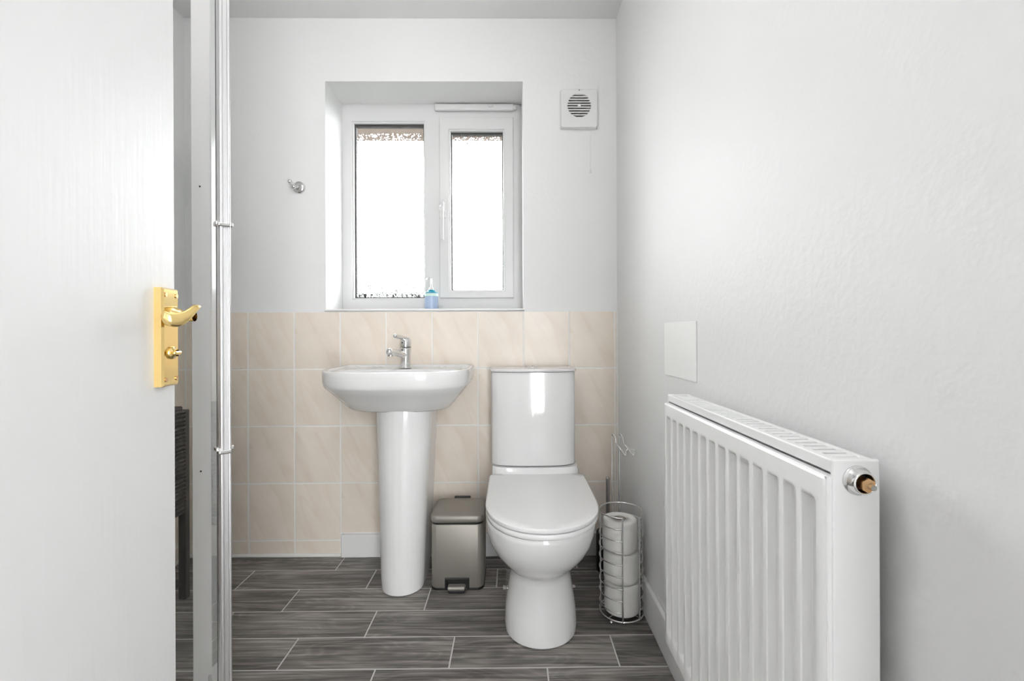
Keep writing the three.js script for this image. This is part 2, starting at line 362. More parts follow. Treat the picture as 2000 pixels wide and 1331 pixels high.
// condensation drops on the glass
function drops(list, parent) {
  const g = new THREE.SphereGeometry(1, 12, 8), im = new THREE.InstancedMesh(g, M.drop, list.length), o = new THREE.Object3D();
  list.forEach(([x, y, z, r, e], i) => { o.position.set(x, y, z); o.scale.set(r, r * e, r * 0.7); o.updateMatrix(); im.setMatrixAt(i, o.matrix); });
  im.name = 'condensation'; im.userData.kind = 'stuff'; parent.add(im);
}
{
  const L = [], Rr = [], zl = -0.2222, zr = -0.2142;
  const xl = () => R(-0.746, -0.434), xr = () => R(-0.281, -0.052);
  for (let k = 0; k < 700; k++) { const t = Math.pow(rnd(), 2.4); L.push([xl(), 1.148 + 0.19 * t, zl, R(0.0020, 0.0050) * (1.15 - 0.75 * t), R(1, 2.0)]); }
  for (let k = 0; k < 260; k++) L.push([xl(), 1.868 + 0.066 * rnd(), zl, R(0.0014, 0.0036), R(1, 1.6)]);
  for (let k = 0; k < 160; k++) L.push([xl(), R(1.2, 1.45), zl, R(0.0008, 0.0016), R(1, 1.6)]);
  for (let k = 0; k < 200; k++) Rr.push([xr(), 1.868 + 0.045 * rnd(), zr, R(0.0014, 0.0040), R(1, 1.6)]);
  for (let k = 0; k < 260; k++) Rr.push([xr(), R(1.26, 1.82), zr, R(0.0006, 0.0011), R(8, 26)]);
  for (let k = 0; k < 150; k++) { const t = Math.pow(rnd(), 1.4); Rr.push([xr(), 1.182 + 0.15 * t, zr, R(0.0010, 0.0022), R(1, 1.8)]); }
  drops(L, paneL); drops(Rr, paneR);
}
// espagnolette handle
const hnd = part('handle', [rbox(-0.346, -0.312, 1.515, 1.605, -0.186, -0.176, 0.012), rbox(-0.343, -0.318, 1.54, 1.592, -0.178, -0.158, 0.009), rbox(-0.336, -0.320, 1.405, 1.575, -0.166, -0.152, 0.007)], M.upvc, sash);
part('lock', [cyl(0.0075, 0.0075, 0.004, -0.3305, 1.566, -0.1565, 'z', 20)], M.steel, hnd);
part('lock_slot', [slab(-0.3320, -0.3290, 1.560, 1.572, -0.1546, -0.1540)], M.black, hnd);
// trickle vent
const vent = part('trickle_vent', [rbox(-0.367, 0.012, 2.030, 2.062, -0.2, -0.178, 0.008), rbox(0.002, 0.026, 2.032, 2.058, -0.2, -0.180, 0.010)], M.upvc, win);
part('slider', [rbox(-0.11, -0.085, 2.042, 2.052, -0.179, -0.172, 0.004)], M.upvc, vent);
// sill board and reveal trim
const sill = struct('trim_2', 'white window sill board with its thin front edge', 'window sill');
part('board', [rbox(WX0 - 0.004, WX1 + 0.004, WY0 - 0.001, WY0 + 0.008, -0.2, 0.013, 0.003)], M.gloss, sill);

// outside: eave over the window, garden fence, lawn
const eave = part('eave', [slab(-2.2, 1.6, 2.20, 2.25, -0.86, -0.3), slab(-2.2, 1.6, 2.185, 2.35, -0.90, -0.86)], M.soffit, scene);
tag(eave, 'brown roof eave seen blurred at the top of the window panes', 'eave', null, 'structure');
const fence = thing('garden_fence', 'dark bluish fence seen blurred at the bottom of the window', 'fence', [0, 0, -6.5]);
for (let k = 0; k < 24; k++) part('fence_board', slab(-4.6 + k * 0.32, -4.6 + k * 0.32 + 0.31, -0.3, 1.66 + 0.03 * rnd(), 0, 0.02), M.fence, fence);
const lawn = part('lawn', [slab(-12, 12, -0.4, -0.3, -20, -0.3)], M.lawn, scene);
tag(lawn, 'lawn outside below the window', 'lawn', null, 'structure');

// ---------------------------------------------------------------- wash basin with pedestal
{
  const X0 = -0.44, t = thing('wash_basin', 'white ceramic pedestal wash basin under the window', 'basin', [X0, 0, 0.011]);
  const y = 0.833;
  const o = (d, zf = 0) => dPlan(0.277 - d, 0.0 + d * 0.9, 0.20, 0.412 - d + zf, 2.55, 0.02);
  const body = [
    [dPlan(0.16, 0.03, 0.16, 0.255, 2.3, 0.03), 0.672], [dPlan(0.185, 0.02, 0.17, 0.285, 2.4, 0.03), 0.674], [dPlan(0.197, 0.012, 0.175, 0.302, 2.4, 0.03), 0.682],
    [dPlan(0.222, 0.004, 0.185, 0.335, 2.45, 0.025), 0.712], [dPlan(0.250, 0.0, 0.195, 0.372, 2.5, 0.02), 0.745], [o(0.008), 0.768], [o(0.004), 0.776], [o(0.002), 0.786],
    [o(0.0), 0.815], [o(0.0), y - 0.006], [o(0.0015), y - 0.002], [o(0.005), y],
    [o(0.012), y - 0.0005], [o(0.016), y - 0.003], [o(0.019), y - 0.0085],
    [dPlan(0.245, 0.045, 0.20, 0.382, 2.5, 0.05), y - 0.0095], [dPlan(0.236, 0.125, 0.22, 0.374, 2.5, 0.06), y - 0.012], [dPlan(0.228, 0.132, 0.22, 0.366, 2.5, 0.06), y - 0.022],
    [dPlan(0.205, 0.14, 0.22, 0.345, 2.4, 0.07), y - 0.07], [dPlan(0.15, 0.16, 0.23, 0.31, 2.2, 0.07), y - 0.115], [dPlan(0.06, 0.20, 0.24, 0.27, 2, 0.03), y - 0.13],
  ];
  part('bowl', loft(body, true, true, 0.6), M.ceramic, t);
  part('waste', cyl(0.02, 0.02, 0.003, 0, y - 0.1285, 0.235), M.chrome, t);
  const ped = [];
  for (let k = 0; k <= 14; k++) {
    const s = k / 14, h = 0.70 * s, hw = 0.0805 + 0.029 * Math.pow(s, 0.9) - 0.003 * Math.sin(s * Math.PI), zf = 0.308 - 0.012 * s;
    ped.push([dPlan(hw, 0.035 + 0.02 * (1 - s), zf - hw * 0.98, zf, 2, 0.03), h]);
  }
  const p = part('pedestal', loft([[dPlan(0.074, 0.06, 0.22, 0.301, 2, 0.03), 0], ...[[dPlan(0.079, 0.056, 0.225, 0.307, 2, 0.03), 0.004]], ...ped.slice(1)], true, true, 0.8), M.ceramic, t);
  p.position.set(0.018, 0, 0);
}
// tap standing on the basin
{
  const t = thing('basin_tap', 'small chrome single lever tap on the wash basin', 'tap', [-0.443, 0.8235, 0.092], 0);
  part('base_ring', lathe([[0, 0], [0.025, 0], [0.025, 0.003], [0.0225, 0.005], [0, 0.005]]), M.chrome, t);
  part('body', lathe([[0.0205, 0.004], [0.0200, 0.03], [0.0205, 0.06], [0.0225, 0.078], [0.023, 0.086], [0, 0.086]]), M.chrome, t);
  part('collar', lathe([[0, 0.0855], [0.0215, 0.0855], [0.0215, 0.0885], [0, 0.0885]]), M.gasket, t);
  const sp = [], a = 0.40, dx = -Math.sin(a), dz = Math.cos(a);               // spout turned towards the front left
  for (let k = 0; k <= 8; k++) { const s = k / 8; sp.push([dx * (0.005 + 0.10 * s), 0.052 + 0.026 * s - 0.006 * s * s, dz * (0.005 + 0.10 * s)]); }
  const spout = part('spout', tube(sp, 0.0140, 16, false, 14).scale(1, 1, 1), M.chrome, t);
  part('aerator', new THREE.CylinderGeometry(0.011, 0.010, 0.014, 20).translate(dx * 0.100, 0.060, dz * 0.098), M.steel, spout);
  part('spout_end', new THREE.SphereGeometry(0.0140, 16, 12).translate(dx * 0.105, 0.072, dz * 0.105), M.chrome, spout);
  part('lever_cap', lathe([[0.0225, 0.0885], [0.0235, 0.10], [0.0225, 0.116], [0.016, 0.126], [0, 0.129]]), M.chrome, t);
  const lv = part('lever', tube([[dx * 0.004, 0.121, dz * 0.004], [dx * 0.025, 0.127, dz * 0.025], [dx * 0.050, 0.130, dz * 0.050], [dx * 0.07, 0.134, dz * 0.07]], 0.0085, 14, false, 10), M.chrome, t);
  part('lever_tip', new THREE.SphereGeometry(0.0085, 12, 8).translate(dx * 0.07, 0.134, dz * 0.07), M.chrome, lv);
  part('marker', new THREE.SphereGeometry(0.0035, 10, 8).translate(dx * 0.022, 0.106, dz * 0.022), M.black, t);
}

// ---------------------------------------------------------------- toilet
{
  const X0 = 0.090, t = thing('toilet', 'white close-coupled ceramic toilet with its lid down', 'toilet', [X0, 0, 0.011]);
  const P = (hw, zb, zc, zf, n = 2, rc = 0.03) => dPlan(hw, zb, zc, zf, n, rc);
  part('pan', loft([
    [P(0.110, 0.12, 0.47, 0.588, 2.05), 0], [P(0.1165, 0.115, 0.47, 0.594, 2.05), 0.005], [P(0.1185, 0.115, 0.47, 0.593, 2.05), 0.03],
    [P(0.115, 0.115, 0.465, 0.585, 2.05), 0.08], [P(0.107, 0.11, 0.465, 0.574, 2.05), 0.13], [P(0.1005, 0.10, 0.462, 0.570, 2.05), 0.175],
    [P(0.0990, 0.09, 0.46, 0.574, 2.05), 0.198], [P(0.1035, 0.08, 0.462, 0.588, 2.05), 0.212], [P(0.117, 0.07, 0.465, 0.610, 2.05), 0.228], [P(0.136, 0.05, 0.472, 0.638, 2.05), 0.250],
    [P(0.155, 0.03, 0.48, 0.664, 2.05), 0.280], [P(0.1665, 0.015, 0.487, 0.682, 2.05), 0.310], [P(0.1735, 0.004, 0.49, 0.693, 2.05), 0.340], [P(0.1765, 0.0, 0.49, 0.698, 2.05), 0.365],
    [P(0.1765, 0.0, 0.49, 0.698, 2.05), 0.376], [P(0.174, 0.002, 0.49, 0.695, 2.05), 0.380],
  ], true, true, 0.7), M.ceramic, t);
  part('cistern_platform', loft([
    [P(0.172, 0.0, 0.16, 0.215, 3, 0.02), 0.378], [P(0.172, 0.0, 0.16, 0.212, 3, 0.02), 0.405], [P(0.172, 0.0, 0.15, 0.200, 3, 0.02), 0.425], [P(0.170, 0.0, 0.145, 0.19, 3, 0.02), 0.4365]], true, true, 0.6), M.ceramic, t);
  const cis = (d, z = 0) => P(0.1705 - d, 0.0 + d, 0.110, 0.180 - d + z, 2.9, 0.015);
  const cist = part('cistern', loft([[cis(0.006), 0.4385], [cis(0.001), 0.441], [cis(0), 0.447], [cis(0), 0.806], [cis(0.001), 0.8105]], true, true, 0.5), M.ceramic, t);
  cist.position.x = -0.006;
  const lidc = part('cistern_lid', loft([[cis(0.001), 0.8125], [cis(-0.004), 0.8135], [cis(-0.005), 0.816], [cis(-0.005), 0.8205], [cis(-0.003), 0.8235], [cis(0.002), 0.8245]], true, true, 0.5), M.ceramic, t);
  lidc.position.set(-0.006, 0, 0.0055);
  const btn = part('flush_button', lathe([[0, 0.824], [0.027, 0.824], [0.027, 0.828], [0.024, 0.830], [0, 0.8305]]).translate(0, 0, 0.09), M.chrome, lidc);
  part('button_half', [slab(-0.0006, 0.0006, 0.8304, 0.8308, 0.068, 0.112)], M.black, btn);
  const S = (d) => P(0.184 - d, 0.190 + d, 0.475, 0.704 - d, 2.12, 0.02);
  const seat = part('seat', loft([[S(0.010), 0.3825], [S(0.004), 0.3835], [S(0.002), 0.387], [S(0.002), 0.395], [S(0.004), 0.3985], [S(0.008), 0.3995]], true, true, 0.6), M.seat, t);
  seat.position.x = 0.004;
  const lid = part('lid', loft([[S(0.006), 0.4025], [S(0.001), 0.4035], [S(0), 0.407], [S(0.001), 0.4125], [S(0.005), 0.4155], [S(0.03), 0.4165]], true, true, 0.6), M.seat, t);
  lid.position.x = 0.004;
  for (const s of [-1, 1]) {
    part('hinge', [cyl(0.011, 0.011, 0.034, s * 0.08, 0.405, 0.197, 'x', 20), cyl(0.009, 0.009, 0.03, s * 0.08, 0.391, 0.197)], M.chrome, t);
    const cap = part('bolt_cap', cyl(0.008, 0.006, 0.012, s * 0.1185, 0.085, 0.40, 'x', 16), M.chrome, t); cap.rotation.y = 0;
  }
}

// ---------------------------------------------------------------- pedal bin
{
  const t = thing('pedal_bin', 'small taupe metallic pedal bin between basin and toilet', 'bin', [-0.211, 0, 0.180]);
  const q = (hw, zd, rr = 0.028) => { // rounded rectangle plan
    const s = new THREE.Shape(), x = hw, z = zd, r = rr; s.moveTo(-x + r, -z); s.lineTo(x - r, -z); s.absarc(x - r, -z + r, r, -Math.PI / 2, 0); s.lineTo(x, z - r); s.absarc(x - r, z - r, r, 0, Math.PI / 2); s.lineTo(-x + r, z); s.absarc(-x + r, z - r, r, Math.PI / 2, Math.PI); s.lineTo(-x, -z + r); s.absarc(-x + r, -z + r, r, Math.PI, Math.PI * 1.5); return s;
  };
  const ex = (s, y0, y1, b) => toCreasedNormals(new THREE.ExtrudeGeometry(s, { depth: y1 - y0 - 2 * b, bevelEnabled: b > 0, bevelThickness: b, bevelSize: b, bevelOffset: -b, bevelSegments: 4, curveSegments: 10 }).translate(0, 0, b).rotateX(-Math.PI / 2).translate(0, y0, 0), 0.6);
  part('base', ex(q(0.101, 0.096), 0, 0.008, 0.002), M.black, t);
  part('body', ex(q(0.0995, 0.0945), 0.007, 0.246, 0.003), M.binMetal, t);
  part('inner_rim', ex(q(0.0965, 0.0915), 0.245, 0.254, 0), M.black, t);
  part('lid', ex(q(0.1015, 0.0965), 0.2525, 0.279, 0.006), M.binMetal, t);
  const surround = part('pedal_surround', [frameRing(-0.046, 0.046, 0.002, 0.047, -0.036, 0.036, 0.008, 0.039, 0.092, 0.099, 0.003), slab(-0.037, 0.037, 0.006, 0.040, 0.092, 0.0955)], M.black, t);
  part('pedal', [rbox(-0.033, 0.033, 0.013, 0.027, 0.095, 0.126, 0.006)], M.binMetal, surround);
  part('pedal_arm', [rbox(-0.03, 0.03, 0.003, 0.014, 0.085, 0.123, 0.004)], M.black, surround);
  part('rear_handle', [rbox(-0.034, 0.034, 0.272, 0.282, -0.115, -0.094, 0.004)], M.black, t);
}

// ---------------------------------------------------------------- toilet brush
{
  const t = thing('toilet_brush', 'toilet brush with steel handle in a black pot behind the roll stand', 'toilet brush', [0.388, 0, 0.135]);
  part('pot', lathe([[0, 0], [0.046, 0], [0.048, 0.004], [0.048, 0.15], [0.046, 0.155], [0.012, 0.158], [0, 0.158]]), M.black, t);
  part('handle', lathe([[0.0085, 0.156], [0.0085, 0.374], [0.0065, 0.378], [0, 0.379]], 20), M.steel, t);
  part('collar', lathe([[0.016, 0.157], [0.016, 0.163], [0.009, 0.167]], 20), M.steel, t);
}

// ---------------------------------------------------------------- toilet roll stand and rolls
const TX = 0.371, TZ = 0.428;
{
  const t = thing('toilet_roll_stand', 'chrome wire toilet roll stand beside the toilet', 'roll stand', [TX, 0, TZ]);
  const r = 0.073, w = 0.0021;
  // angle measured from +z (front) towards +x
  const at = (a, y, rr = r) => [rr * Math.sin(a), y, rr * Math.cos(a)];
  const aL = -0.16, aR = 0.72;                        // the two front uprights
  const arc = (y, r0 = w) => { const p = []; for (let k = 0; k <= 40; k++) p.push(at(aR + (aL + 2 * Math.PI - aR) * k / 40, y)); return tube(p, r0, 60, false, 6); };
  const full = (y, rr, r0) => new THREE.TorusGeometry(rr, r0, 8, 64).rotateX(Math.PI / 2).translate(0, y, 0);
  part('bottom_ring', [full(0.016, r, 0.003), full(0.016, r * 0.55, 0.0022), rod(at(0.8, 0.016), at(0.8 + Math.PI, 0.016), 0.002), rod(at(2.3, 0.016), at(2.3 + Math.PI, 0.016), 0.002)], M.chrome, t);
  part('top_ring', [arc(0.357, 0.0026)], M.chrome, t);
  for (let k = 0; k < 8; k++) part('hoop', [arc(0.045 + 0.0392 * k)], M.chrome, t);
  for (const a of [aL, aR]) part('upright', [rod(at(a, 0.016), at(a, 0.357), 0.0028)], M.chrome, t);
  part('upright', [rod(at(-1.45, 0.016), at(-1.45, 0.357), 0.0022)], M.chrome, t);
  part('upright', [rod(at(1.6, 0.016), at(1.6, 0.357), 0.0022)], M.chrome, t);
  for (const a of [-0.7, 1.35, 2.4, 3.9]) part('foot', new THREE.SphereGeometry(0.0065, 14, 10).translate(...at(a, 0.0065, r * 0.98)), M.chrome, t);
  // roll hanger: two tall wires that hook over and reach forward
  for (const s of [-1, 1]) {
    const x = 0.000 + s * 0.0135, z = -0.0715;
    part('hanger_wire', [tube([[x, 0.016, z], [x, 0.2, z], [x, 0.4, z], [x, 0.585, z], [x + 0.002, 0.5995, z + 0.002], [x + 0.006, 0.601, z + 0.006], [x + 0.010, 0.592, z + 0.009], [x + 0.012, 0.572, z + 0.011]], 0.0021, 60)], M.chrome, t);
    part('hanger_arm', [tube([[x + 0.012, 0.572, z + 0.011], [x + 0.017, 0.566, z + 0.03], [x + 0.022, 0.557, z + 0.065], [x + 0.026, 0.551, z + 0.085], [x + 0.028, 0.553, z + 0.092], [x + 0.028, 0.566, z + 0.095]], 0.0021, 40)], M.chrome, t);
  }
  part('hanger_tie', [tube([[0.0145, 0.566, 0.0235], [0.020, 0.572, 0.022], [0.0415, 0.572, 0.022], [0.0415, 0.566, 0.0235]], 0.002, 20)], M.chrome, t);
}
{
  const h = 0.1035, pts = [[0.021, 0], [0.052, 0], [0.0575, 0.003], [0.0590, 0.012], [0.0592, h / 2], [0.0590, h - 0.012], [0.0575, h - 0.003], [0.052, h], [0.021, h]];
  const names = ['lowest white toilet roll in the wire stand', 'middle white toilet roll in the wire stand', 'top white toilet roll in the wire stand with its grey core showing'];
  let first;
  for (let k = 0; k < 3; k++) {
    let t;
    const pos = [TX + [0.002, 0.0, -0.004][k], 0.0185 + k * (h + 0.0005), TZ + [0.0, -0.003, -0.001][k]];
    if (!k) {
      t = first = thing('toilet_roll', names[0], 'toilet roll', pos, 0, 'toilet rolls in the wire stand');
      part('paper', lathe([...pts, [0.021, 0]], 56), M.paper, t);
      part('core', lathe([[0.021, 0.0002], [0.021, h - 0.0002], [0.0198, h - 0.0002], [0.0198, 0.0002], [0.021, 0.0002]], 32), M.core, t);
    } else {
      t = first.clone(); t.name = numbered('toilet_roll'); t.userData = { ...first.userData, label: names[k] }; t.position.set(...pos); scene.add(t);
    }
  }
}

// ---------------------------------------------------------------- radiator
{
  const zf = 0.878, zn = 1.4515, x0 = 0.370, xb = 0.435, y0 = 0.2105, y1 = 0.7965;
  const t = thing('radiator', 'white panel radiator with vertical grooves on the right wall', 'radiator', [0, 0, 0]);
  // front panel as a pressed sheet: grooves end below the top and above the bottom edge
  const nz = 14, margin = 0.012, pitch = (zn - zf - 2 * margin) / nz, depth = 0.012;
  const prof = [[0, 0], [0.12, 0], [0.17, 0.12], [0.27, 0.88], [0.33, 1], [0.72, 1], [0.78, 0.88], [0.88, 0.12], [0.93, 0], [1, 0]];
  const zs = [[zf, 0, 3], [zf + 0.004, 0, 0.8], [zf + margin, 0, 0]];
  for (let k = 0; k < nz; k++) for (let j = k ? 1 : 0; j < prof.length; j++) zs.push([zf + margin + pitch * (k + prof[j][0]), prof[j][1], 0]);
  zs.push([zn - 0.004, 0, 0.8], [zn, 0, 3]);
  const ys = [[y0, 0, 3], [y0 + 0.004, 0, 0.8], [y0 + 0.030, 0, 0]];
  for (let k = 0; k <= 6; k++) { const s = k / 6; ys.push([y0 + 0.033 + 0.012 * s, s * s * (3 - 2 * s), 0]); }
  ys.push([(y0 + y1) / 2, 1, 0]);
  for (let k = 6; k >= 0; k--) { const s = k / 6; ys.push([y1 - 0.029 - 0.012 * s, s * s * (3 - 2 * s), 0]); }
  ys.push([y1 - 0.026, 0, 0], [y1 - 0.004, 0, 0.8], [y1, 0, 3]);
  const P = [], I = [];
  for (const [y, gy, ey] of ys) for (const [z, gz, ez] of zs) P.push(x0 + depth * gy * gz + 0.0012 * Math.min(3.3, Math.max(ey, ez) * 1.1), y, z);
  for (let a = 0; a < ys.length - 1; a++) for (let b = 0; b < zs.length - 1; b++) { const i = a * zs.length + b, j = i + zs.length; I.push(i, i + 1, j, i + 1, j + 1, j); }
  const g = new THREE.BufferGeometry(); g.setAttribute('position', new THREE.Float32BufferAttribute(P, 3)); g.setIndex(I);
  part('front_panel', [toCreasedNormals(g, 0.5), slab(x0 + 0.0125, x0 + 0.0145, y0, y1 - 0.002, zf, zn), slab(x0 + 0.003, x0 + 0.0145, y1 - 0.004, y1 - 0.0005, zf + 0.001, zn - 0.001), slab(x0 + 0.003, x0 + 0.0145, y0 + 0.0005, y0 + 0.004, zf + 0.001, zn - 0.001), slab(x0 + 0.003, x0 + 0.0145, y0, y1 - 0.001, zn - 0.003, zn - 0.0005), slab(x0 + 0.003, x0 + 0.0145, y0, y1 - 0.001, zf + 0.0005, zf + 0.003)], M.radiator, t);
  part('back_plate', [rbox(xb - 0.004, xb, y0 + 0.02, y1 + 0.012, zf + 0.001, zn - 0.001, 0.001)], M.radiator, t);
  // end panels and top grille
  for (const z of [zf - 0.001, zn - 0.004]) part('end_panel', [rbox(x0 + 0.009, xb + 0.001, y0 + 0.006, y1 + 0.020, z, z + 0.006, 0.0028)], M.radiator, t);
  const gy = y1 + 0.0185;
  part('grille_rail', [rbox(x0 + 0.0115, x0 + 0.023, gy - 0.016, gy, zf, zn, 0.002)], M.radiator, t);
  part('grille_rail', [rbox(xb - 0.009, xb, gy - 0.010, gy, zf, zn, 0.002)], M.radiator, t);
  for (let k = 0; k < 29; k++) {
    const z = zf + 0.022 + k * (zn - zf - 0.05) / 28;
    part('grille_bar', [rbox(x0 + 0.02, xb - 0.006, gy - 0.008, gy - 0.0006, z - 0.0065, z + 0.0065, 0.0012, 1)], M.radiator, t);
  }
  part('grille_end', [rbox(x0 + 0.02, xb - 0.006, gy - 0.008, gy - 0.0004, zn - 0.018, zn - 0.002, 0.0012, 1)], M.radiator, t);
  const fins = []; for (let k = 0; k < 28; k++) { const z = zf + 0.03 + k * 0.0193; fins.push(slab(x0 + 0.012, xb - 0.005, y0 + 0.04, y1 - 0.04, z, z + 0.0008)); }
  part('convector_fins', fins, M.radiator, t);
  // bush and bleed valve on the near end
  const vx = 0.4075, vy = 0.7925, vz = zn + 0.002;
  const bush = part('bush', lathe([[0.0105, 0.0], [0.0105, 0.012], [0.012, 0.0145], [0.0135, 0.0125], [0.0145, 0.004], [0.0172, 0.003], [0.0176, 0.0]].map(([r, y]) => [r, y]), 40).rotateX(Math.PI / 2).translate(vx, vy, vz), M.chrome, t);
  part('bush_hole', cyl(0.0105, 0.0105, 0.002, vx, vy, vz + 0.002, 'z'), M.black, bush);
  const vlv = part('bleed_plug', new THREE.CylinderGeometry(0.0085, 0.0095, 0.016, 6).rotateX(Math.PI / 2).translate(vx + 0.001, vy - 0.0012, vz + 0.009), M.brassDull, bush);
  part('bleed_screw', cyl(0.0034, 0.0034, 0.005, vx + 0.0035, vy - 0.0025, vz + 0.019, 'z', 16), M.steel, vlv);
  // wall brackets and the tail pipe to the floor (low, out of view)
  for (const z of [zf + 0.1, zn - 0.1]) part('bracket', [slab(xb - 0.001, XR, y0 + 0.06, y1 - 0.05, z - 0.015, z + 0.015)], M.radiator, t);
  part('valve', [cyl(0.012, 0.012, 0.05, 0.405, y0 + 0.03, zn + 0.02, 'z'), cyl(0.011, 0.011, 0.07, 0.405, y0 + 0.02, zn + 0.045)], M.chrome, t);
  part('tail_pipe', [cyl(0.0075, 0.0075, y0 + 0.02, 0.405, (y0 + 0.02) / 2, zn + 0.045)], M.chrome, t);
}
// white card on the right wall
tag(part('wall_card', [rbox(XR - 0.0025, XR, 0.842, 0.996, 0.625, 0.86, 0.0008)], M.card, scene), 'plain white rectangular card flat on the right wall above the radiator', 'card');

// ---------------------------------------------------------------- extractor fan with cord
{
  const cx = 0.2945, cy = 1.9405, t = thing('extractor_fan', 'square white extractor fan with round slatted grille on the back wall', 'fan', [cx, cy, 0]);
  const hw = 0.0795, hh = 0.083, gc = 0.0125, gr = 0.0545;
  part('back_box', [rbox(-hw - 0.002, hw + 0.002, -hh - 0.002, hh + 0.002, 0, 0.008, 0.0035)], M.fanGrey, t);
  const s = new THREE.Shape(), r = 0.008; const a = hw - 0.004, b = hh - 0.004;
  s.moveTo(-a + r, -b); s.lineTo(a - r, -b); s.absarc(a - r, -b + r, r, -Math.PI / 2, 0); s.lineTo(a, b - r); s.absarc(a - r, b - r, r, 0, Math.PI / 2); s.lineTo(-a + r, b); s.absarc(-a + r, b - r, r, Math.PI / 2, Math.PI); s.lineTo(-a, -b + r); s.absarc(-a + r, -b + r, r, Math.PI, 1.5 * Math.PI);
  const hole = new THREE.Path(); hole.absarc(0, gc, gr, 0, Math.PI * 2, true); s.holes.push(hole);
  part('cover', new THREE.ExtrudeGeometry(s, { depth: 0.012, bevelEnabled: true, bevelSize: 0.004, bevelThickness: 0.004, bevelSegments: 3, curveSegments: 32 }).translate(0, 0, 0.006), M.fanGrey, t);
  part('duct', cyl(gr + 0.004, gr + 0.004, 0.002, 0, gc, 0.0092, 'z', 40), M.fanDark, t);
  for (let k = 0; k < 10; k++) {
    const y = gc + gr - 0.0055 - (k + 0.5) * 0.0112 + 0.0055, half = Math.sqrt(Math.max(0, (gr + 0.003) ** 2 - (y - gc) ** 2));
    if (half < 0.006) continue;
    part('slat', [rbox(-half, half, y - 0.0026, y + 0.0026, 0.0115, 0.0205, 0.0015, 1)], M.fanGrey, t);
  }
  part('hub', cyl(0.008, 0.006, 0.008, 0, gc, 0.018, 'z', 24), M.fanGrey, t);
  part('screw', cyl(0.0028, 0.0028, 0.002, 0, hh - 0.006, 0.0218, 'z', 12), M.steel, t);
  const cord = part('pull_cord', [rod([0.050, -hh + 0.004, 0.011], [0.0495, -0.265, 0.011], 0.0011)], M.fanGrey, t);
  part('cord_knob', [lathe([[0, 0], [0.0045, 0.002], [0.0042, 0.010], [0.002, 0.016], [0, 0.017]], 16).translate(0.0495, -0.278, 0.011)], M.fanGrey, cord);
}

// ---------------------------------------------------------------- chrome wall hook
{
  const t = thing('wall_hook', 'small chrome hook with round rosette on the wall left of the window', 'hook', [-0.924, 1.604, 0]);
  part('rosette', lathe([[0, 0], [0.027, 0], [0.027, 0.003], [0.024, 0.008], [0.015, 0.012], [0, 0.013]]).rotateX(Math.PI / 2), M.chrome, t);
  part('post', [tube([[0, 0, 0.010], [-0.003, -0.003, 0.020], [-0.007, -0.005, 0.027], [-0.012, -0.002, 0.031]], 0.0085, 20, false, 12)], M.chrome, t);
  part('arm', [tube([[-0.008, -0.002, 0.029], [-0.017, 0.008, 0.031], [-0.024, 0.015, 0.032]], 0.0072, 14, false, 12), new THREE.SphereGeometry(0.0095, 16, 12).translate(-0.0255, 0.0165, 0.032), new THREE.SphereGeometry(0.0105, 16, 12).translate(-0.009, -0.006, 0.030)], M.chrome, t);
}

// ---------------------------------------------------------------- soap bottle on the sill
{
  const t = thing('soap_bottle', 'pale blue soap pump bottle with teal collar on the window sill', 'bottle', [-0.373, WY0 + 0.008, -0.12]);
  part('body', lathe([[0, 0], [0.029, 0], [0.031, 0.004], [0.031, 0.070], [0.029, 0.078], [0.0295, 0.080]], 40), M.soap, t);
  part('label_band', lathe([[0.0313, 0.064], [0.0313, 0.076], [0.0300, 0.0765]], 40), M.soapLabel, t);
  part('collar', lathe([[0.030, 0.0785], [0.0295, 0.083], [0.017, 0.086], [0.017, 0.092], [0.014, 0.094], [0, 0.094]], 32), M.teal, t);
  part('pump', [lathe([[0.010, 0.093], [0.010, 0.104], [0.004, 0.106], [0.004, 0.135]], 20), tube([[0.0, 0.130, 0], [0, 0.142, 0], [-0.006, 0.147, 0.002], [-0.016, 0.146, 0.005], [-0.021, 0.140, 0.006]], 0.0036, 24, false, 10)], M.chrome, t);
}

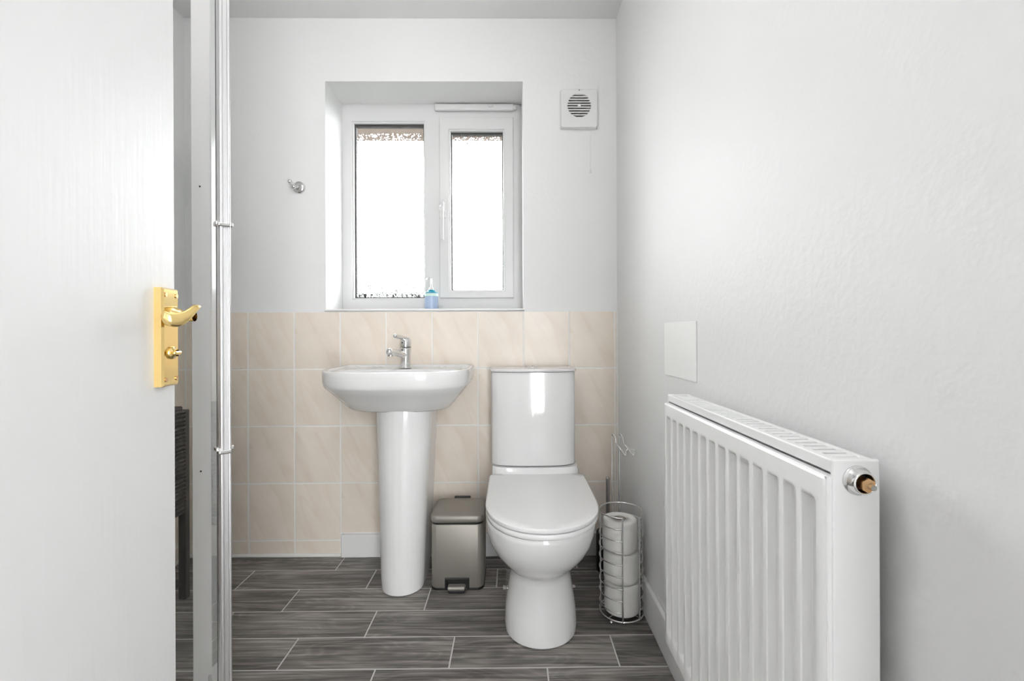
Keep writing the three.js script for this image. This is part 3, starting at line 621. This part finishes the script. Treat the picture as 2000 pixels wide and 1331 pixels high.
// ---------------------------------------------------------------- bathroom door (open, at the left edge)
{
  const t = thing('door_1', 'open white painted door with brass handle at the left', 'door', [-0.366, 0, 2.055], 1.7518); t.userData.kind = 'structure';
  const W = 0.762;
  part('leaf', [metres(rbox(0, W, 0.008, 1.98, -0.035, 0, 0.002))], M.doorPaint, t);
  const hx = W - 0.033, hy = 0.9645;
  const plate = part('handle_plate', [chamferBox(0.040, 0.1385, 0.0115, 0.0025).translate(hx, hy, 0)], M.brass, t);
  for (const [sx, sy] of [[-1, -1], [1, -1], [-1, 1], [1, 1]]) part('screw', [cyl(0.0032, 0.0032, 0.0016, hx + sx * 0.0135, hy + sy * 0.0595, 0.0118, 'z', 14)], M.brassDull, plate);
  const ly = 0.9945;
  part('boss', [lathe([[0.0135, 0], [0.0135, 0.006], [0.0105, 0.010], [0.0075, 0.018], [0.0075, 0.030]], 28).rotateX(Math.PI / 2).translate(hx, ly, 0.0115)], M.brass, t);
  // lever: flattened sweep from the neck towards the hinge side, curling at its end
  const path = [[hx + 0.005, ly + 0.0135, 0.0425], [hx - 0.002, ly + 0.011, 0.0425], [hx - 0.010, ly + 0.005, 0.041], [hx - 0.019, ly - 0.002, 0.038], [hx - 0.027, ly - 0.006, 0.033], [hx - 0.033, ly - 0.006, 0.027], [hx - 0.034, ly - 0.003, 0.021]];
  const lv = tube(path, 1, 40, false, 16), curve = new THREE.CatmullRomCurve3(path.map(V)), pos = lv.attributes.position;
  for (let i = 0; i <= 40; i++) {
    const c = curve.getPointAt(i / 40), s = i / 40, ry = 0.0035 + 0.0062 * Math.sin(Math.min(1, s * 1.2) * Math.PI * 0.62), rz = 0.0048 - 0.0008 * s;
    for (let j = 0; j <= 16; j++) { const k = i * 17 + j, d = new THREE.Vector3().fromBufferAttribute(pos, k).sub(c); pos.setXYZ(k, c.x + d.x * rz, c.y + d.y * ry, c.z + d.z * rz); }
  }
  lv.computeVertexNormals();
  part('lever', [lv, new THREE.SphereGeometry(1, 16, 12).scale(0.0045, 0.0036, 0.0045).translate(...path[0]), new THREE.SphereGeometry(1, 16, 12).scale(0.004, 0.0085, 0.004).translate(...path[6])], M.brass, t);
  part('thumb_turn', [lathe([[0.009, 0], [0.009, 0.003], [0.005, 0.004], [0.005, 0.008]], 24).rotateX(Math.PI / 2).translate(hx, hy - 0.0225, 0.0115), rbox(hx - 0.011, hx + 0.007, hy - 0.0255, hy - 0.0195, 0.0165, 0.0225, 0.0028)], M.brass, t);
  for (const y of [0.22, 1.75]) part('hinge', [cyl(0.006, 0.006, 0.09, -0.004, y, 0.004)], M.brass, t);
}

// ---------------------------------------------------------------- shower enclosure
{
  const t = thing('shower_enclosure', 'silver framed glass shower enclosure with folded door beside the white door', 'shower', [0, 0, 0]);
  const zP = 0.79, HT = 1.98;
  const post = part('corner_post', [rbox(-0.837, -0.785, 0.0, HT, zP - 0.02, zP + 0.004, 0.003)], M.aluSatin, t);
  for (const y of [1.354, 0.610]) part('screw_hole', [cyl(0.0022, 0.0022, 0.001, -0.8135, y, zP + 0.0043, 'z', 12)], M.black, post);
  // fixed side pane from the post to the left wall
  part('side_pane', [slab(XL + 0.03, -0.836, 0.06, HT - 0.03, zP - 0.0105, zP - 0.0095)].map(() => new THREE.PlaneGeometry(-0.836 - XL - 0.03, HT - 0.09).translate((-0.836 + XL + 0.03) / 2, HT / 2 + 0.015, zP - 0.008)), M.showerGlass, t);
  part('wall_channel', [rbox(XL + 0.009, XL + 0.032, 0.0, HT, zP - 0.02, zP + 0.004, 0.003)], M.alu, t);
  part('top_rail', [rbox(XL + 0.03, -0.836, HT - 0.032, HT, zP - 0.02, zP + 0.004, 0.003)], M.alu, t);
  part('top_rail', [rbox(-0.835, -0.800, HT - 0.032, HT, zP + 0.004, ZF, 0.003)], M.alu, t);
  part('tray', [rbox(XL + 0.009, -0.79, 0.0, 0.05, zP + 0.008, ZF, 0.01)], M.ceramic, t);
  // bifold door: the first leaf runs from the post into the room, the second stands at an angle to it
  const hinge = [-0.789, zP + 0.010], joint = [-0.644, 1.011], end = [-0.566, 1.095];
  const leafGroup = (a, b) => {
    const g = new THREE.Group(); g.name = 'door_leaf'; g.position.set(a[0], 0, a[1]); g.rotation.y = Math.atan2(-(b[1] - a[1]), b[0] - a[0]); t.add(g);
    return [g, Math.hypot(b[0] - a[0], b[1] - a[1])];
  };
  const [leaf1, l1] = leafGroup(hinge, joint), [leaf, len] = leafGroup(joint, end);
  part('pane', [new THREE.PlaneGeometry(l1 - 0.02, HT - 0.14).translate(l1 / 2, HT / 2 + 0.03, 0)], M.showerGlass, leaf1);
  for (const y of [0.055, HT - 0.06]) part('rail', [rbox(0.002, l1 - 0.004, y, y + 0.03, -0.0035, 0.0035, 0.002)], M.alu, leaf1);
  part('pane', [new THREE.PlaneGeometry(len - 0.014, HT - 0.085).translate(len / 2 - 0.007, HT / 2 + 0.0125, 0)], M.showerGlass, leaf);
  part('edge_profile', [rbox(len - 0.013, len + 0.006, 0.055, HT - 0.03, -0.010, 0.007, 0.003), rbox(len - 0.004, len + 0.009, 0.055, HT - 0.03, -0.013, -0.008, 0.002), rbox(len + 0.003, len + 0.013, 0.055, HT - 0.03, 0.000, 0.006, 0.002)], M.alu, leaf);
  part('edge_gasket', [slab(len - 0.0155, len - 0.0125, 0.055, HT - 0.03, 0.001, 0.0075), slab(len - 0.0155, len - 0.0125, 0.055, HT - 0.03, -0.0105, -0.001)], M.gasket, leaf);
  for (const y of [1.184, 0.744]) part('clip', [rbox(len - 0.018, len + 0.004, y - 0.0045, y + 0.0045, -0.019, 0.012, 0.003), rbox(len + 0.002, len + 0.016, y - 0.008, y + 0.000, -0.012, 0.010, 0.003)], M.chrome, leaf);
}

// ---------------------------------------------------------------- dark woven storage unit by the left wall
{
  const t = thing('woven_storage_unit', 'dark grey woven plastic drawer unit on legs seen through the shower glass', 'storage unit', [0, 0, 0]);
  const x0 = XL + 0.014, x1 = -1.19, z0 = 0.297, z1 = 0.735, y0 = 0.317, y1 = 0.695;
  const ribs = []; const n = 26, p = (y1 - y0) / n;
  for (let k = 0; k < n; k++) ribs.push(rbox(x0 + 0.006, x1, y0 + p * k + 0.001, y0 + p * (k + 1) - 0.001, z0 + 0.02, z1, 0.005, 2));
  part('woven_body', ribs.map((g) => metres(g)), M.rattan, t);
  part('top', [rbox(x0, x1 - 0.004, y1 - 0.002, y1 + 0.012, z0 + 0.03, z1, 0.006)], M.rattanFrame, t);
  for (const [x, z] of [[x1 - 0.016, z0 + 0.012], [x0 + 0.016, z0 + 0.012], [x1 - 0.016, z1 - 0.01], [x0 + 0.016, z1 - 0.01]]) part('leg', [rbox(x - 0.014, x + 0.014, 0, y1 - 0.004, z - 0.011, z + 0.011, 0.003)], M.rattanFrame, t);
  part('low_shelf', [rbox(x0 + 0.006, x1 - 0.012, 0.045, 0.115, z0 + 0.055, z1 - 0.03, 0.02)], M.rattanFrame, t);
  part('low_shelf_support', [rbox(x0 + 0.003, x1 - 0.02, 0.05, 0.065, z0 + 0.006, z0 + 0.06, 0.005)], M.rattanFrame, t);
}

renderer.render(scene, camera);
